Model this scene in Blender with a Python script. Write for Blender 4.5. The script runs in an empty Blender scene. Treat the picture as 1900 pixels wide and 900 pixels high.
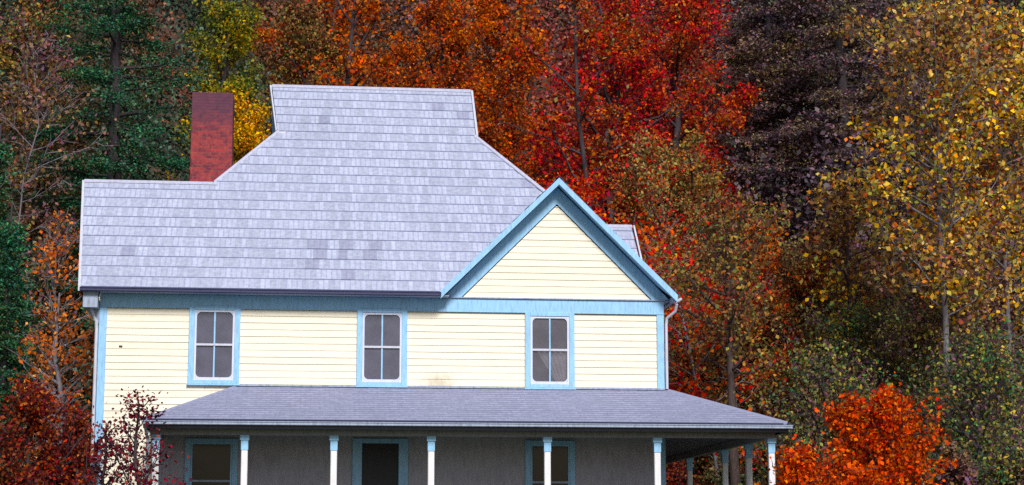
import bpy, math, random
import numpy as np
from mathutils import Vector

# ------------------------------------------------------------------ camera, light, exposure
sc = bpy.context.scene
col = sc.collection
FPX = 3500.0
PITCH = math.atan(573 / FPX)
CAM = np.array([0, 0, 1.6])
cd = bpy.data.cameras.new('camera'); cam = bpy.data.objects.new('camera', cd); col.objects.link(cam)
cd.sensor_width = 36; cd.lens = 36 * FPX / 1900; cd.clip_end = 2000; cd.clip_start = .5
cam.location = CAM; cam.rotation_euler = (math.pi / 2 + PITCH, 0, 0)
sc.camera = cam

SUN_EL, SUN_AZ = math.radians(39), math.radians(14)      # azimuth: to the right of the camera, behind it
w = bpy.data.worlds.new('World'); sc.world = w; w.use_nodes = True
nt = w.node_tree; bg = nt.nodes['Background']
sky = nt.nodes.new('ShaderNodeTexSky'); sky.sky_type = 'NISHITA'; sky.sun_disc = False
sky.sun_elevation = SUN_EL; sky.sun_rotation = math.pi - SUN_AZ; sky.dust_density = 2.0
nt.links.new(sky.outputs[0], bg.inputs[0]); bg.inputs[1].default_value = 0.07
sd = bpy.data.lights.new('sun', 'SUN'); so = bpy.data.objects.new('sun', sd); col.objects.link(so)
sd.energy = 4.3; sd.angle = math.radians(16); sd.color = (1, .965, .91)
sdir = Vector((math.sin(SUN_AZ) * math.cos(SUN_EL), -math.cos(SUN_AZ) * math.cos(SUN_EL), math.sin(SUN_EL)))
so.rotation_euler = sdir.to_track_quat('Z', 'Y').to_euler(); so.location = (20, -20, 40)
sc.view_settings.view_transform = 'Standard'; sc.view_settings.look = 'None'
sc.view_settings.exposure = 0.0; sc.view_settings.gamma = 1; sc.view_settings.use_curve_mapping = False
sc.cycles.max_bounces = 6; sc.cycles.transparent_max_bounces = 8; sc.cycles.use_denoising = False

# ------------------------------------------------------------------ helpers: naming
def tag(o, label=None, cat=None, group=None, kind=None):
    for k, v in (('label', label), ('category', cat), ('group', group), ('kind', kind)):
        if v: o[k] = v
    return o

def empty(name, loc=(0, 0, 0), rz=0):
    o = bpy.data.objects.new(name, None); col.objects.link(o)
    o.location = loc; o.rotation_euler = (0, 0, rz); o.empty_display_size = .3
    return o

# ------------------------------------------------------------------ helpers: materials
def new_mat(name):
    m = bpy.data.materials.new(name); m.use_nodes = True
    n = m.node_tree; b = n.nodes['Principled BSDF']
    return m, n, b

def nd(n, t, **kw):
    x = n.nodes.new(t)
    for k, v in kw.items(): setattr(x, k, v)
    return x

def mixc(n, fac, a, b, mode='MIX'):
    x = nd(n, 'ShaderNodeMix', data_type='RGBA', blend_type=mode)
    for s, v in ((x.inputs['Factor'], fac), (x.inputs['A'], a), (x.inputs['B'], b)):
        if hasattr(v, 'is_output'): n.links.new(v, s)
        elif isinstance(v, (int, float)): s.default_value = v
        else: s.default_value = (*v[:3], 1)
    return x.outputs['Result']

def mth(n, op, a, b=None, c=None):
    x = nd(n, 'ShaderNodeMath', operation=op)
    for i, v in enumerate((a, b, c)):
        if v is None: continue
        if hasattr(v, 'is_output'): n.links.new(v, x.inputs[i])
        else: x.inputs[i].default_value = v
    return x.outputs[0]

def ramp(n, fac, stops, interp='LINEAR'):
    r = nd(n, 'ShaderNodeValToRGB'); r.color_ramp.interpolation = interp
    e = r.color_ramp.elements
    while len(e) > 1: e.remove(e[-1])
    e[0].position = stops[0][0]; e[0].color = (*stops[0][1], 1)
    for p, c in stops[1:]:
        q = e.new(p); q.color = (*c, 1)
    n.links.new(fac, r.inputs[0]); return r.outputs[0]

def noise(n, vec, scale, detail=3, rough=.6):
    x = nd(n, 'ShaderNodeTexNoise'); x.inputs['Scale'].default_value = scale
    x.inputs['Detail'].default_value = detail; x.inputs['Roughness'].default_value = rough
    if vec is not None: n.links.new(vec, x.inputs['Vector'])
    return x.outputs['Fac']

def objco(n): return nd(n, 'ShaderNodeTexCoord').outputs['Object']

def scaled(n, vec, s):
    x = nd(n, 'ShaderNodeMapping'); x.inputs['Scale'].default_value = s
    n.links.new(vec, x.inputs['Vector']); return x.outputs[0]

def paint(name, c, var=.12, rough=.55, dirt=None, ds=3.0, streak=(6, 6, 1.2)):
    m, n, b = new_mat(name); o = objco(n)
    f = noise(n, scaled(n, o, streak), ds, 5, .65)
    dk = tuple(x * (1 - var * 2.2) for x in c); lt = tuple(min(1, x * (1 + var)) for x in c)
    cc = ramp(n, f, [(.3, dk), (.52, c), (.72, lt)])
    fine = noise(n, o, 60, 2)
    cc = mixc(n, .10, cc, ramp(n, fine, [(.35, dk), (.65, lt)]))
    if dirt:
        f2 = noise(n, scaled(n, o, (1.2, 1.2, .7)), 2.2, 6, .7)
        cc = mixc(n, ramp(n, f2, [(.52, (0, 0, 0)), (.75, (.55, .55, .55))]), cc, dirt)
    n.links.new(cc, b.inputs['Base Color']); b.inputs['Roughness'].default_value = rough
    return m

def siding_mat():
    m, n, b = new_mat('cream_siding'); o = objco(n)
    c = (.79, .73, .61)
    f = noise(n, scaled(n, o, (.8, .8, 7)), 2.5, 5, .7)
    cc = ramp(n, f, [(.28, (.63, .56, .46)), (.46, c), (.7, (.82, .77, .63))])
    f2 = noise(n, scaled(n, o, (3, 3, 3)), 5.5, 6, .75)
    cc = mixc(n, ramp(n, f2, [(.60, (0, 0, 0)), (.78, (.5, .5, .5))]), cc, (.52, .42, .33))
    gi = nd(n, 'ShaderNodeNewGeometry')
    cc = mixc(n, .16, cc, ramp(n, gi.outputs['Random Per Island'], [(0, (.52, .44, .38)), (.25, (.76, .70, .56)), (1, (.86, .82, .68))]))
    f4 = noise(n, scaled(n, o, (14, 14, 1.1)), 3.0, 5, .75)
    cc = mixc(n, ramp(n, f4, [(.58, (0, 0, 0)), (.80, (.40, .40, .40))]), cc, (.50, .42, .38))
    # a mildew stain low on the upper wall, between the middle and the right window
    sep = nd(n, 'ShaderNodeSeparateXYZ'); n.links.new(o, sep.inputs[0])
    dx = mth(n, 'MULTIPLY', mth(n, 'SUBTRACT', sep.outputs[0], 7.12), 2.2)
    dz = mth(n, 'MULTIPLY', mth(n, 'SUBTRACT', sep.outputs[2], 5.12), 3.2)
    r = mth(n, 'SQRT', mth(n, 'ADD', mth(n, 'MULTIPLY', dx, dx), mth(n, 'MULTIPLY', dz, dz)))
    r = mth(n, 'ADD', r, mth(n, 'MULTIPLY', mth(n, 'SUBTRACT', noise(n, o, 9, 5, .7), .5), 1.6))
    cc = mixc(n, ramp(n, r, [(.15, (.55, .55, .55)), (.95, (0, 0, 0))]), cc, (.33, .27, .18))
    n.links.new(cc, b.inputs['Base Color']); b.inputs['Roughness'].default_value = .6
    return m

def shingle_mat(name, base, mortar, bw, bh, var=.13, off=.5):
    """UV x = metres along the eave, y = metres up the slope; tab joints and tab-to-tab tone"""
    m, n, b = new_mat(name)
    uv = nd(n, 'ShaderNodeUVMap'); uv.uv_map = 'uv'; uvo = uv.outputs[0]
    br = nd(n, 'ShaderNodeTexBrick'); br.offset = off
    n.links.new(uvo, br.inputs['Vector'])
    br.inputs['Scale'].default_value = 1; br.inputs['Brick Width'].default_value = bw
    br.inputs['Row Height'].default_value = bh; br.inputs['Mortar Size'].default_value = .018
    br.inputs['Mortar Smooth'].default_value = .3; br.inputs['Bias'].default_value = -.1
    dk = tuple(x * (1 - var * 1.3) for x in base); lt = tuple(min(1, x * (1 + var)) for x in base)
    br.inputs['Color1'].default_value = (*dk, 1); br.inputs['Color2'].default_value = (*lt, 1)
    br.inputs['Mortar'].default_value = (*mortar, 1)
    g = noise(n, uvo, 38, 3, .8)
    cc = mixc(n, .24, br.outputs['Color'], ramp(n, g, [(.3, tuple(x * .55 for x in base)), (.7, tuple(min(1, x * 1.4) for x in base))]))
    big = noise(n, uvo, .55, 4, .6)
    stk = noise(n, scaled(n, uvo, (2.6, .35, 1)), 1.0, 5, .7)
    cc = mixc(n, .22, cc, ramp(n, stk, [(.35, tuple(x * .72 for x in base)), (.62, tuple(min(1, x * 1.12) for x in base))]))
    mot = noise(n, uvo, 9, 4, .8)
    cc = mixc(n, .26, cc, ramp(n, mot, [(.44, tuple(x * .52 for x in base)), (.58, (base[0] * 1.6, base[1] * 1.58, base[2] * 1.22))]))
    cc = mixc(n, .3, cc, ramp(n, big, [(.3, tuple(x * .80 for x in base)), (.7, tuple(min(1, x * 1.12) for x in base))]))
    n.links.new(cc, b.inputs['Base Color']); b.inputs['Roughness'].default_value = .8
    bp = nd(n, 'ShaderNodeBump'); bp.inputs['Strength'].default_value = .5; bp.inputs['Distance'].default_value = .01
    n.links.new(g, bp.inputs['Height']); n.links.new(bp.outputs[0], b.inputs['Normal'])
    return m

def brick_mat():
    m, n, b = new_mat('red_brick'); o = objco(n)
    sep = nd(n, 'ShaderNodeSeparateXYZ'); n.links.new(o, sep.inputs[0])
    cb = nd(n, 'ShaderNodeCombineXYZ')
    n.links.new(mth(n, 'ADD', sep.outputs[0], sep.outputs[1]), cb.inputs[0]); n.links.new(sep.outputs[2], cb.inputs[1])
    br = nd(n, 'ShaderNodeTexBrick'); n.links.new(cb.outputs[0], br.inputs['Vector'])
    br.inputs['Scale'].default_value = 1; br.inputs['Brick Width'].default_value = .21; br.inputs['Row Height'].default_value = .075
    br.inputs['Mortar Size'].default_value = .006
    br.inputs['Color1'].default_value = (.30, .030, .034, 1); br.inputs['Color2'].default_value = (.13, .014, .030, 1)
    br.inputs['Mortar'].default_value = (.20, .08, .09, 1)
    f = noise(n, o, 5, 5, .7)
    cc = mixc(n, ramp(n, f, [(.45, (0, 0, 0)), (.6, (.7, .7, .7))]), br.outputs['Color'], (.40, .055, .045))
    # soot round the top
    s = mth(n, 'ADD', sep.outputs[2], mth(n, 'MULTIPLY', mth(n, 'SUBTRACT', noise(n, o, 7, 4), .5), .9))
    cc = mixc(n, ramp(n, mth(n, 'MULTIPLY', mth(n, 'SUBTRACT', s, 11.25), .8), [(.2, (0, 0, 0)), (.7, (.8, .8, .8))]), cc, (.07, .03, .065))
    f3 = noise(n, o, 16, 4, .7)
    cc = mixc(n, ramp(n, f3, [(.60, (0, 0, 0)), (.70, (.5, .5, .5))]), cc, (.36, .26, .34))
    f4 = noise(n, o, 8, 5, .8)
    cc = mixc(n, ramp(n, f4, [(.52, (0, 0, 0)), (.62, (.75, .75, .75))]), cc, (.07, .015, .035))
    n.links.new(cc, b.inputs['Base Color']); b.inputs['Roughness'].default_value = .9
    bp = nd(n, 'ShaderNodeBump'); bp.inputs['Strength'].default_value = .7; bp.inputs['Distance'].default_value = .02
    n.links.new(br.outputs['Fac'], bp.inputs['Height']); bp.invert = True; n.links.new(bp.outputs[0], b.inputs['Normal'])
    return m

def leaf_mat(name, stops, clump=None, cl_amt=.5, trans=.3, cl_scale=.55, hue=0):
    """colour from leaf to leaf by the ramp, whole sprays of leaves turned another hue by clump"""
    m = bpy.data.materials.new(name); m.use_nodes = True; n = m.node_tree; n.nodes.clear()
    out = nd(n, 'ShaderNodeOutputMaterial'); g = nd(n, 'ShaderNodeNewGeometry')
    oi = nd(n, 'ShaderNodeObjectInfo')
    rnd = g.outputs['Random Per Island']
    k = len(stops); cc = ramp(n, rnd, [(i / k, c) for i, c in enumerate(stops)], 'CONSTANT')
    o = objco(n)
    off = nd(n, 'ShaderNodeVectorMath', operation='ADD'); n.links.new(o, off.inputs[0])
    sc3 = nd(n, 'ShaderNodeVectorMath', operation='SCALE'); sc3.inputs[0].default_value = (37, 17, 53)
    n.links.new(oi.outputs['Random'], sc3.inputs['Scale']); n.links.new(sc3.outputs[0], off.inputs[1])
    f = noise(n, off.outputs[0], cl_scale, 3, .6)
    if clump:
        c2 = ramp(n, mth(n, 'FRACT', mth(n, 'MULTIPLY', rnd, 7.3)), [(i / len(clump), c) for i, c in enumerate(clump)], 'CONSTANT')
        cc = mixc(n, ramp(n, f, [(.5 - .06, (0, 0, 0)), (.5 + .10, (cl_amt * 1.6,) * 3)]), cc, c2)
    v = mth(n, 'ADD', .35, mth(n, 'MULTIPLY', mth(n, 'FRACT', mth(n, 'MULTIPLY', rnd, 31.7)), 1.25))
    hs = nd(n, 'ShaderNodeHueSaturation'); n.links.new(cc, hs.inputs['Color']); hs.inputs['Saturation'].default_value = 1.08; n.links.new(v, hs.inputs['Value'])
    d = nd(n, 'ShaderNodeBsdfPrincipled'); d.inputs['Roughness'].default_value = .55
    d.inputs['Specular IOR Level'].default_value = .08
    t = nd(n, 'ShaderNodeBsdfTranslucent'); n.links.new(hs.outputs[0], d.inputs['Base Color']); n.links.new(hs.outputs[0], t.inputs[0])
    mx = nd(n, 'ShaderNodeMixShader'); mx.inputs[0].default_value = trans
    n.links.new(d.outputs[0], mx.inputs[1]); n.links.new(t.outputs[0], mx.inputs[2]); n.links.new(mx.outputs[0], out.inputs[0])
    return m

def bark_mat(name, a, b_):
    m, n, b = new_mat(name); o = objco(n)
    f = noise(n, scaled(n, o, (6, 6, 1.5)), 3, 5, .7)
    n.links.new(ramp(n, f, [(.35, a), (.65, b_)]), b.inputs['Base Color']); b.inputs['Roughness'].default_value = .9
    return m

M = {}
M['siding'] = siding_mat()
M['blue'] = paint('blue_trim_paint', (.27, .53, .82), .12, .45, dirt=(.24, .40, .56), ds=4)
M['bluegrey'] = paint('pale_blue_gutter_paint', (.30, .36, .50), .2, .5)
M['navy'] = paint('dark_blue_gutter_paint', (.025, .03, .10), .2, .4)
M['white'] = paint('white_trim_paint', (.52, .54, .66), .08, .5, dirt=(.42, .40, .46))
M['post'] = paint('white_post_paint', (.74, .74, .80), .06, .5, dirt=(.55, .42, .36))
M['lav'] = paint('pale_sash_paint', (.58, .62, .78), .06, .5)
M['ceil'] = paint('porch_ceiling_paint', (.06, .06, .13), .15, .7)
M['beam'] = paint('grey_beam_paint', (.24, .24, .29), .12, .7)
M['roof'] = shingle_mat('pale_lavender_shingles', (.385, .425, .59), (.17, .18, .38), .112, .365, .36)
M['cap'] = paint('pale_metal_ridge_cap', (.44, .45, .60), .12, .6)
M['porch_shade'] = paint('porch_wall_painted_shade', (.40, .39, .47), .10, .8, dirt=(.24, .22, .27), ds=3)  # siding under the porch, its shade painted in as lilac grey
M['patch'] = shingle_mat('replaced_grey_shingles', (.285, .305, .455), (.16, .17, .31), .125, .365)
M['proof'] = shingle_mat('grey_asphalt_porch_shingles', (.275, .295, .445), (.14, .15, .28), .20, .14, .30)
M['brick'] = brick_mat()
M['wood'] = paint('porch_floor_boards', (.11, .11, .14), .2, .7)
M['dark'] = paint('dark_screen_door', (.02, .02, .03), .2, .6)
M['curtain'] = paint('curtain_cloth', (.85, .80, .85), .1, .8)

def pane_mat(name, tint, amt, gl=.12):
    m = bpy.data.materials.new(name); m.use_nodes = True; n = m.node_tree; n.nodes.clear()
    out = nd(n, 'ShaderNodeOutputMaterial'); tr = nd(n, 'ShaderNodeBsdfTransparent'); df = nd(n, 'ShaderNodeBsdfDiffuse')
    gs = nd(n, 'ShaderNodeBsdfGlossy'); gs.inputs['Roughness'].default_value = .12
    f = noise(n, objco(n), 3, 4)
    n.links.new(ramp(n, f, [(.3, tuple(x * .8 for x in tint)), (.7, tuple(x * 1.2 for x in tint))]), df.inputs[0])
    a = nd(n, 'ShaderNodeMixShader'); a.inputs[0].default_value = amt
    n.links.new(tr.outputs[0], a.inputs[1]); n.links.new(df.outputs[0], a.inputs[2])
    b = nd(n, 'ShaderNodeMixShader'); b.inputs[0].default_value = gl
    n.links.new(a.outputs[0], b.inputs[1]); n.links.new(gs.outputs[0], b.inputs[2]); n.links.new(b.outputs[0], out.inputs[0])
    return m
M['screen'] = pane_mat('window_insect_screen', (.12, .12, .18), .62, .05)
M['screen_thin'] = pane_mat('thin_window_screen', (.13, .125, .17), .45, .05)
M['glass'] = pane_mat('dark_window_glass', (.012, .012, .02), .93, .03)

# ------------------------------------------------------------------ helpers: meshes
class MB:
    def __init__(s): s.v = []; s.f = []; s.uv = {}; s.mi = []
    def face(s, pts, uvs=None, mi=0):
        b = len(s.v); s.v += [tuple(p) for p in pts]; s.f.append(tuple(range(b, b + len(pts)))); s.mi.append(mi)
        if uvs: s.uv[len(s.f) - 1] = uvs
    def hexa(s, p, mi=0):      # p: 8 points, bottom ring 0-3, top ring 4-7
        b = len(s.v); s.v += [tuple(q) for q in p]
        for f in ((3, 2, 1, 0), (4, 5, 6, 7), (0, 1, 5, 4), (1, 2, 6, 5), (2, 3, 7, 6), (3, 0, 4, 7)):
            s.f.append(tuple(b + i for i in f)); s.mi.append(mi)
    def box(s, x0, x1, y0, y1, z0, z1, mi=0):
        s.hexa([(x0, y0, z0), (x1, y0, z0), (x1, y1, z0), (x0, y1, z0), (x0, y0, z1), (x1, y0, z1), (x1, y1, z1), (x0, y1, z1)], mi)
    def prism(s, poly, off, mi=0):      # poly: 3-D ring; off: 3-D extrusion vector
        n = len(poly); b = len(s.v); s.v += [tuple(p) for p in poly] + [tuple(np.add(p, off)) for p in poly]
        s.f.append(tuple(b + i for i in range(n))[::-1]); s.f.append(tuple(b + n + i for i in range(n))); s.mi += [mi, mi]
        for i in range(n):
            j = (i + 1) % n; s.f.append((b + i, b + j, b + n + j, b + n + i)); s.mi.append(mi)
    def tube(s, pts, rad, k=8, mi=0):
        v, f = tube_np(np.array(pts, float), np.broadcast_to(np.array(rad, float), (len(pts),)), k)
        b = len(s.v); s.v += [tuple(p) for p in v]; s.f += [tuple(b + i for i in q) for q in f]; s.mi += [mi] * len(f)
        for e in (0, len(pts) - 1):
            r = [b + e * k + i for i in range(k)]; s.f.append(tuple(r)); s.mi.append(mi)
    def build(s, name, mats, parent=None, loc=None, bevel=0):
        me = bpy.data.meshes.new(name); me.from_pydata(s.v, [], s.f)
        if not isinstance(mats, (list, tuple)): mats = [mats]
        for m in mats: me.materials.append(m)
        me.polygons.foreach_set('material_index', s.mi)
        if s.uv:
            l = me.uv_layers.new(name='uv')
            for fi, u in s.uv.items():
                p = me.polygons[fi]
                for j, li in enumerate(p.loop_indices): l.data[li].uv = u[j]
        me.update()
        o = bpy.data.objects.new(name, me); col.objects.link(o)
        if parent is not None: o.parent = parent
        if loc is not None: o.location = loc
        if bevel:
            md = o.modifiers.new('bevel', 'BEVEL'); md.width = bevel; md.segments = 1; md.limit_method = 'ANGLE'
        return o

def tube_np(P, Rr, k):
    T = np.gradient(P, axis=0); T /= np.linalg.norm(T, axis=1)[:, None] + 1e-9
    a = np.cross(T, np.array([.31, .87, .38])); a /= np.linalg.norm(a, axis=1)[:, None] + 1e-9
    b = np.cross(T, a); th = np.arange(k) / k * 2 * math.pi
    V = P[:, None, :] + Rr[:, None, None] * (np.cos(th)[None, :, None] * a[:, None, :] + np.sin(th)[None, :, None] * b[:, None, :])
    n = len(P); F = []
    for i in range(n - 1):
        for j in range(k):
            F.append((i * k + j, i * k + (j + 1) % k, (i + 1) * k + (j + 1) % k, (i + 1) * k + j))
    return V.reshape(-1, 3), F

def quads_mesh(name, V, mat, color=None):
    """V: (N,4,3) loose quads"""
    N = len(V); me = bpy.data.meshes.new(name)
    me.vertices.add(N * 4); me.vertices.foreach_set('co', V.astype(np.float32).ravel())
    me.loops.add(N * 4); me.loops.foreach_set('vertex_index', np.arange(N * 4, dtype=np.int32))
    me.polygons.add(N); me.polygons.foreach_set('loop_start', np.arange(0, N * 4, 4, dtype=np.int32))
    me.update(calc_edges=True); me.materials.append(mat)
    if color is not None:
        at = me.color_attributes.new('hue', 'FLOAT_COLOR', 'CORNER')
        c = np.ones((N, 4, 4), np.float32); c[:, :, :3] = color[:, None, :]; at.data.foreach_set('color', c.ravel())
    return me

# ------------------------------------------------------------------ terrain
def sstep(a, b, x):
    t = np.clip((x - a) / (b - a), 0, 1); return t * t * (3 - 2 * t)

def ground_z(x, y):
    x = np.asarray(x, float); y = np.asarray(y, float)
    z = .85 * sstep(8, 30, y)
    foot = 58 - 9 * sstep(8, 20, x) - 6 * sstep(-9, -16, x)
    t = np.maximum(0, y - foot)
    z = z + .64 * np.where(t < 6, t * t / 12, t - 3) * (1 - .55 * sstep(85, 160, t))
    return z + .35 * np.sin(x * .21 + 1) * np.sin(y * .17) * sstep(50, 70, y)

def ground_mesh():
    ys = np.concatenate([np.linspace(-200, -10, 12), np.linspace(-5, 150, 90), np.linspace(160, 600, 20)])
    xs = np.concatenate([np.linspace(-500, -70, 16), np.linspace(-65, 65, 90), np.linspace(70, 500, 16)])
    X, Y = np.meshgrid(xs, ys); Zg = ground_z(X, Y)
    V = np.stack([X, Y, Zg], -1).reshape(-1, 3); nx = len(xs)
    F = [(j * nx + i, j * nx + i + 1, (j + 1) * nx + i + 1, (j + 1) * nx + i) for j in range(len(ys) - 1) for i in range(nx - 1)]
    m, n, b = new_mat('ground_cover'); o = objco(n)
    litter = ramp(n, noise(n, o, 6, 6, .8), [(.3, (.018, .014, .022)), (.5, (.06, .035, .03)), (.62, (.12, .05, .025)), (.75, (.05, .055, .02))])
    grass = ramp(n, noise(n, o, 3, 6, .8), [(.3, (.03, .05, .012)), (.6, (.07, .10, .025)), (.75, (.13, .12, .05))])
    sep = nd(n, 'ShaderNodeSeparateXYZ'); n.links.new(o, sep.inputs[0])
    k = mth(n, 'ADD', sep.outputs[1], mth(n, 'MULTIPLY', noise(n, o, .3, 4), 8))
    cc = mixc(n, ramp(n, mth(n, 'MULTIPLY', mth(n, 'SUBTRACT', k, 50), .1), [(.2, (0, 0, 0)), (.8, (1, 1, 1))]), grass, litter)
    n.links.new(cc, b.inputs['Base Color']); b.inputs['Roughness'].default_value = .95
    me = bpy.data.meshes.new('hillside_ground'); me.from_pydata([tuple(p) for p in V], [], F); me.materials.append(m)
    me.shade_smooth()
    o_ = bpy.data.objects.new('hillside_ground', me); col.objects.link(o_); tag(o_, kind='structure')
ground_mesh()

# ------------------------------------------------------------------ the house (local frame: x along the front, y into depth, z up)
GZ = .85
PSI = math.atan(.11)
house = empty('farmhouse', (-8.6388, 39.3577, GZ), PSI)
tag(house, 'cream clapboard farmhouse with blue trim, pale shingle roof and wraparound porch', 'house')
HL = (0, 0, -GZ)
def part(mb, name, mat, parent=None, **kw):
    if parent is None: return mb.build(name, mat, house, HL, **kw)
    return mb.build(name, mat, parent, **kw)

W, D = 11.97, 10.5          # width, depth of the block
FZ, EZ, ED = 6.66, 7.04, -.40    # frieze bottom, eave height, eave line
# openings: (x0, x1, z0, z1) outer casing
UP = [(1.84, 2.91, 5.07, 6.72), (5.37, 6.44, 5.06, 6.71), (8.97, 10.04, 5.05, 6.68)]
LOW = [(1.83, 2.92, 2.15, 3.93), (8.97, 10.04, 2.15, 3.93)]
DOOR = (5.31, 6.48, 1.50, 3.95)
rng0 = random.Random(4)

def clap(mb, fn, xr, z0, z1, holes=(), exp=.145, zbase=0.0):
    """lapped boards; xr(z) gives the run's ends at height z; fn(x, z, out) places a point"""
    cuts = {z0, z1}
    k = math.ceil((z0 - zbase) / exp)
    while zbase + k * exp < z1: cuts.add(round(zbase + k * exp, 5)); k += 1
    for h in holes:
        for z in (h[2], h[3]):
            if z0 < z < z1: cuts.add(z)
    cuts = sorted(cuts)
    for a, b in zip(cuts, cuts[1:]):
        if b - a < 1e-4: continue
        c0 = math.floor((a - zbase + 1e-5) / exp) * exp + zbase
        oa = .019 - .014 * (a - c0) / exp; ob = .019 - .014 * (b - c0) / exp
        ra, rb = xr(a), xr(b)
        segs = [(ra[0], ra[1], rb[0], rb[1])]
        for h in holes:
            if h[2] < (a + b) / 2 < h[3]:
                ns = []
                for s in segs:
                    if h[0] > s[0] and h[1] < s[1]: ns += [(s[0], h[0], s[2], h[0]), (h[1], s[1], h[1], s[3])]
                    else: ns.append(s)
                segs = ns
        js = []
        for (p, q, r, t) in segs:
            x = p; 
            while q - x > 3.4 and abs(p - r) < 1e-6:
                x2 = x + rng0.uniform(1.6, 3.2)
                if q - x2 < .5: break
                js.append((x, x2 - .004, x, x2 - .004)); x = x2
            js.append((x, q, x if abs(p - r) < 1e-6 else r, t))
        for (p, q, r, t) in js:
            j = rng0.uniform(-.004, .003)
            mb.face([fn(p, a, oa + j), fn(q, a, oa + j), fn(t, b, ob), fn(r, b, ob)])
            mb.face([fn(p, a, 0), fn(q, a, 0), fn(q, a, oa + j), fn(p, a, oa + j)])
            mb.face([fn(p, a, 0), fn(p, a, oa + j), fn(r, b, ob), fn(r, b, 0)]); mb.face([fn(q, a, 0), fn(t, b, 0), fn(t, b, ob), fn(q, a, oa + j)])

GA, GH = 9.67, 2.05        # gable axis, half width of its siding triangle
front = lambda x, z, o: (x, -o, z)
PW = (1.19, W - .13, 1.45, 4.05)
mb = MB(); clap(mb, front, lambda z: (0.02, W - .02), 1.45, FZ, UP + [PW])
clap(mb, front, lambda z: (GA - GH + (z - 6.98), GA + GH - (z - 6.98)), 6.98, 6.98 + GH - .02)
part(mb, 'front_siding', M['siding'])
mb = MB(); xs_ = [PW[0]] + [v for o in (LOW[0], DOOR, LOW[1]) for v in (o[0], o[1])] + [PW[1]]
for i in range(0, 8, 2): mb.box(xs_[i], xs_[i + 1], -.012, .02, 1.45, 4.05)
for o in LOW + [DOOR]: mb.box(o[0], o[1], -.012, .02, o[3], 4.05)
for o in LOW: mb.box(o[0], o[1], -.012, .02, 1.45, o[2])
part(mb, 'porch_wall', M['porch_shade'])  # back wall of the porch; the roof's shade is part of its colour
mb = MB(); mb.box(.40, .47, -.035, .0, 5.83, 5.86); part(mb, 'vent_hole', M['dark'])
mb = MB(); clap(mb, lambda x, z, o: (-o, x, z), lambda z: (0.02, D - .02), 1.45, 6.75)
clap(mb, lambda x, z, o: (-o, x, z), lambda z: (2.32 - (9.5 - z), 2.32 + (9.5 - z)), 6.76, 9.4)
part(mb, 'side_siding', M['siding'])
mb = MB(); clap(mb, lambda x, z, o: (W + o, x, z), lambda z: (0.02, D - .02), 1.45, 6.75)
clap(mb, lambda x, z, o: (W + o, x, z), lambda z: (5.2 - (9.3 - z), 5.2 + (9.3 - z)), 6.76, 9.2)
part(mb, 'side_siding', M['siding'])
mb = MB(); clap(mb, lambda x, z, o: (x, D + o, z), lambda z: (0.02, W - .02), 1.45, 6.95)
part(mb, 'rear_siding', M['siding'])
mb = MB()
mb.box(.03, W - .03, .03, D - .03, .5, 1.45)
part(mb, 'stone_foundation', M['beam'])
# attic floor keeps the rooms dark
mb = MB(); mb.box(.05, W - .05, .05, D - .05, 6.80, 6.9); mb.box(.05, W - .05, .05, D - .05, 4.3, 4.4); part(mb, 'floor_boards', M['wood'])

# corner boards, frieze, rake frieze
for x0, x1 in ((-.03, .13), (W - .13, W + .03)):
    mb = MB(); mb.box(x0, x1, -.045, .12, 1.45, FZ - .002); part(mb, 'corner_board', M['blue'], bevel=.006)
    mb = MB(); mb.box(x0, x1, D - .12, D + .045, 1.45, 6.9); part(mb, 'corner_board', M['blue'], bevel=.006)
mb = MB(); mb.box(-.03, W + .03, -.048, .02, FZ, 6.955); mb.box(-.04, W + .04, -.055, .0, FZ + .0, FZ + .018)
part(mb, 'frieze_board', M['blue'], bevel=.005)
mb = MB(); mb.box(7.1, W + .06, -.085, .01, 6.957, 6.985); part(mb, 'drip_ledge', M['bluegrey'], bevel=.004)
for sx in (-1, 1):
    mb = MB(); q = []
    for k, o in ((0, 0), (1, 0)): pass
    zb = 6.987
    a = (GA + sx * (GH + .02), zb); b = (GA, zb + GH + .02); c = (GA, zb + GH + .40); d = (GA + sx * (GH + .40), zb)
    mb.prism([(a[0], -.05, a[1]), (b[0], -.05, b[1]), (c[0], -.05, c[1]), (d[0], -.05, d[1])], (0, .05, 0))
    part(mb, 'rake_frieze', M['blue'])

# ---- roof
def clip(poly, axis, val, keep_ge):
    out = []
    for i in range(len(poly)):
        p, q = poly[i], poly[(i + 1) % len(poly)]
        ip = (p[axis] >= val) == keep_ge or p[axis] == val; iq = (q[axis] >= val) == keep_ge or q[axis] == val
        if ip: out.append(p)
        if ip != iq:
            t = (val - p[axis]) / (q[axis] - p[axis]); out.append(tuple(p[k] + t * (q[k] - p[k]) for k in range(2)))
    return out

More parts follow.
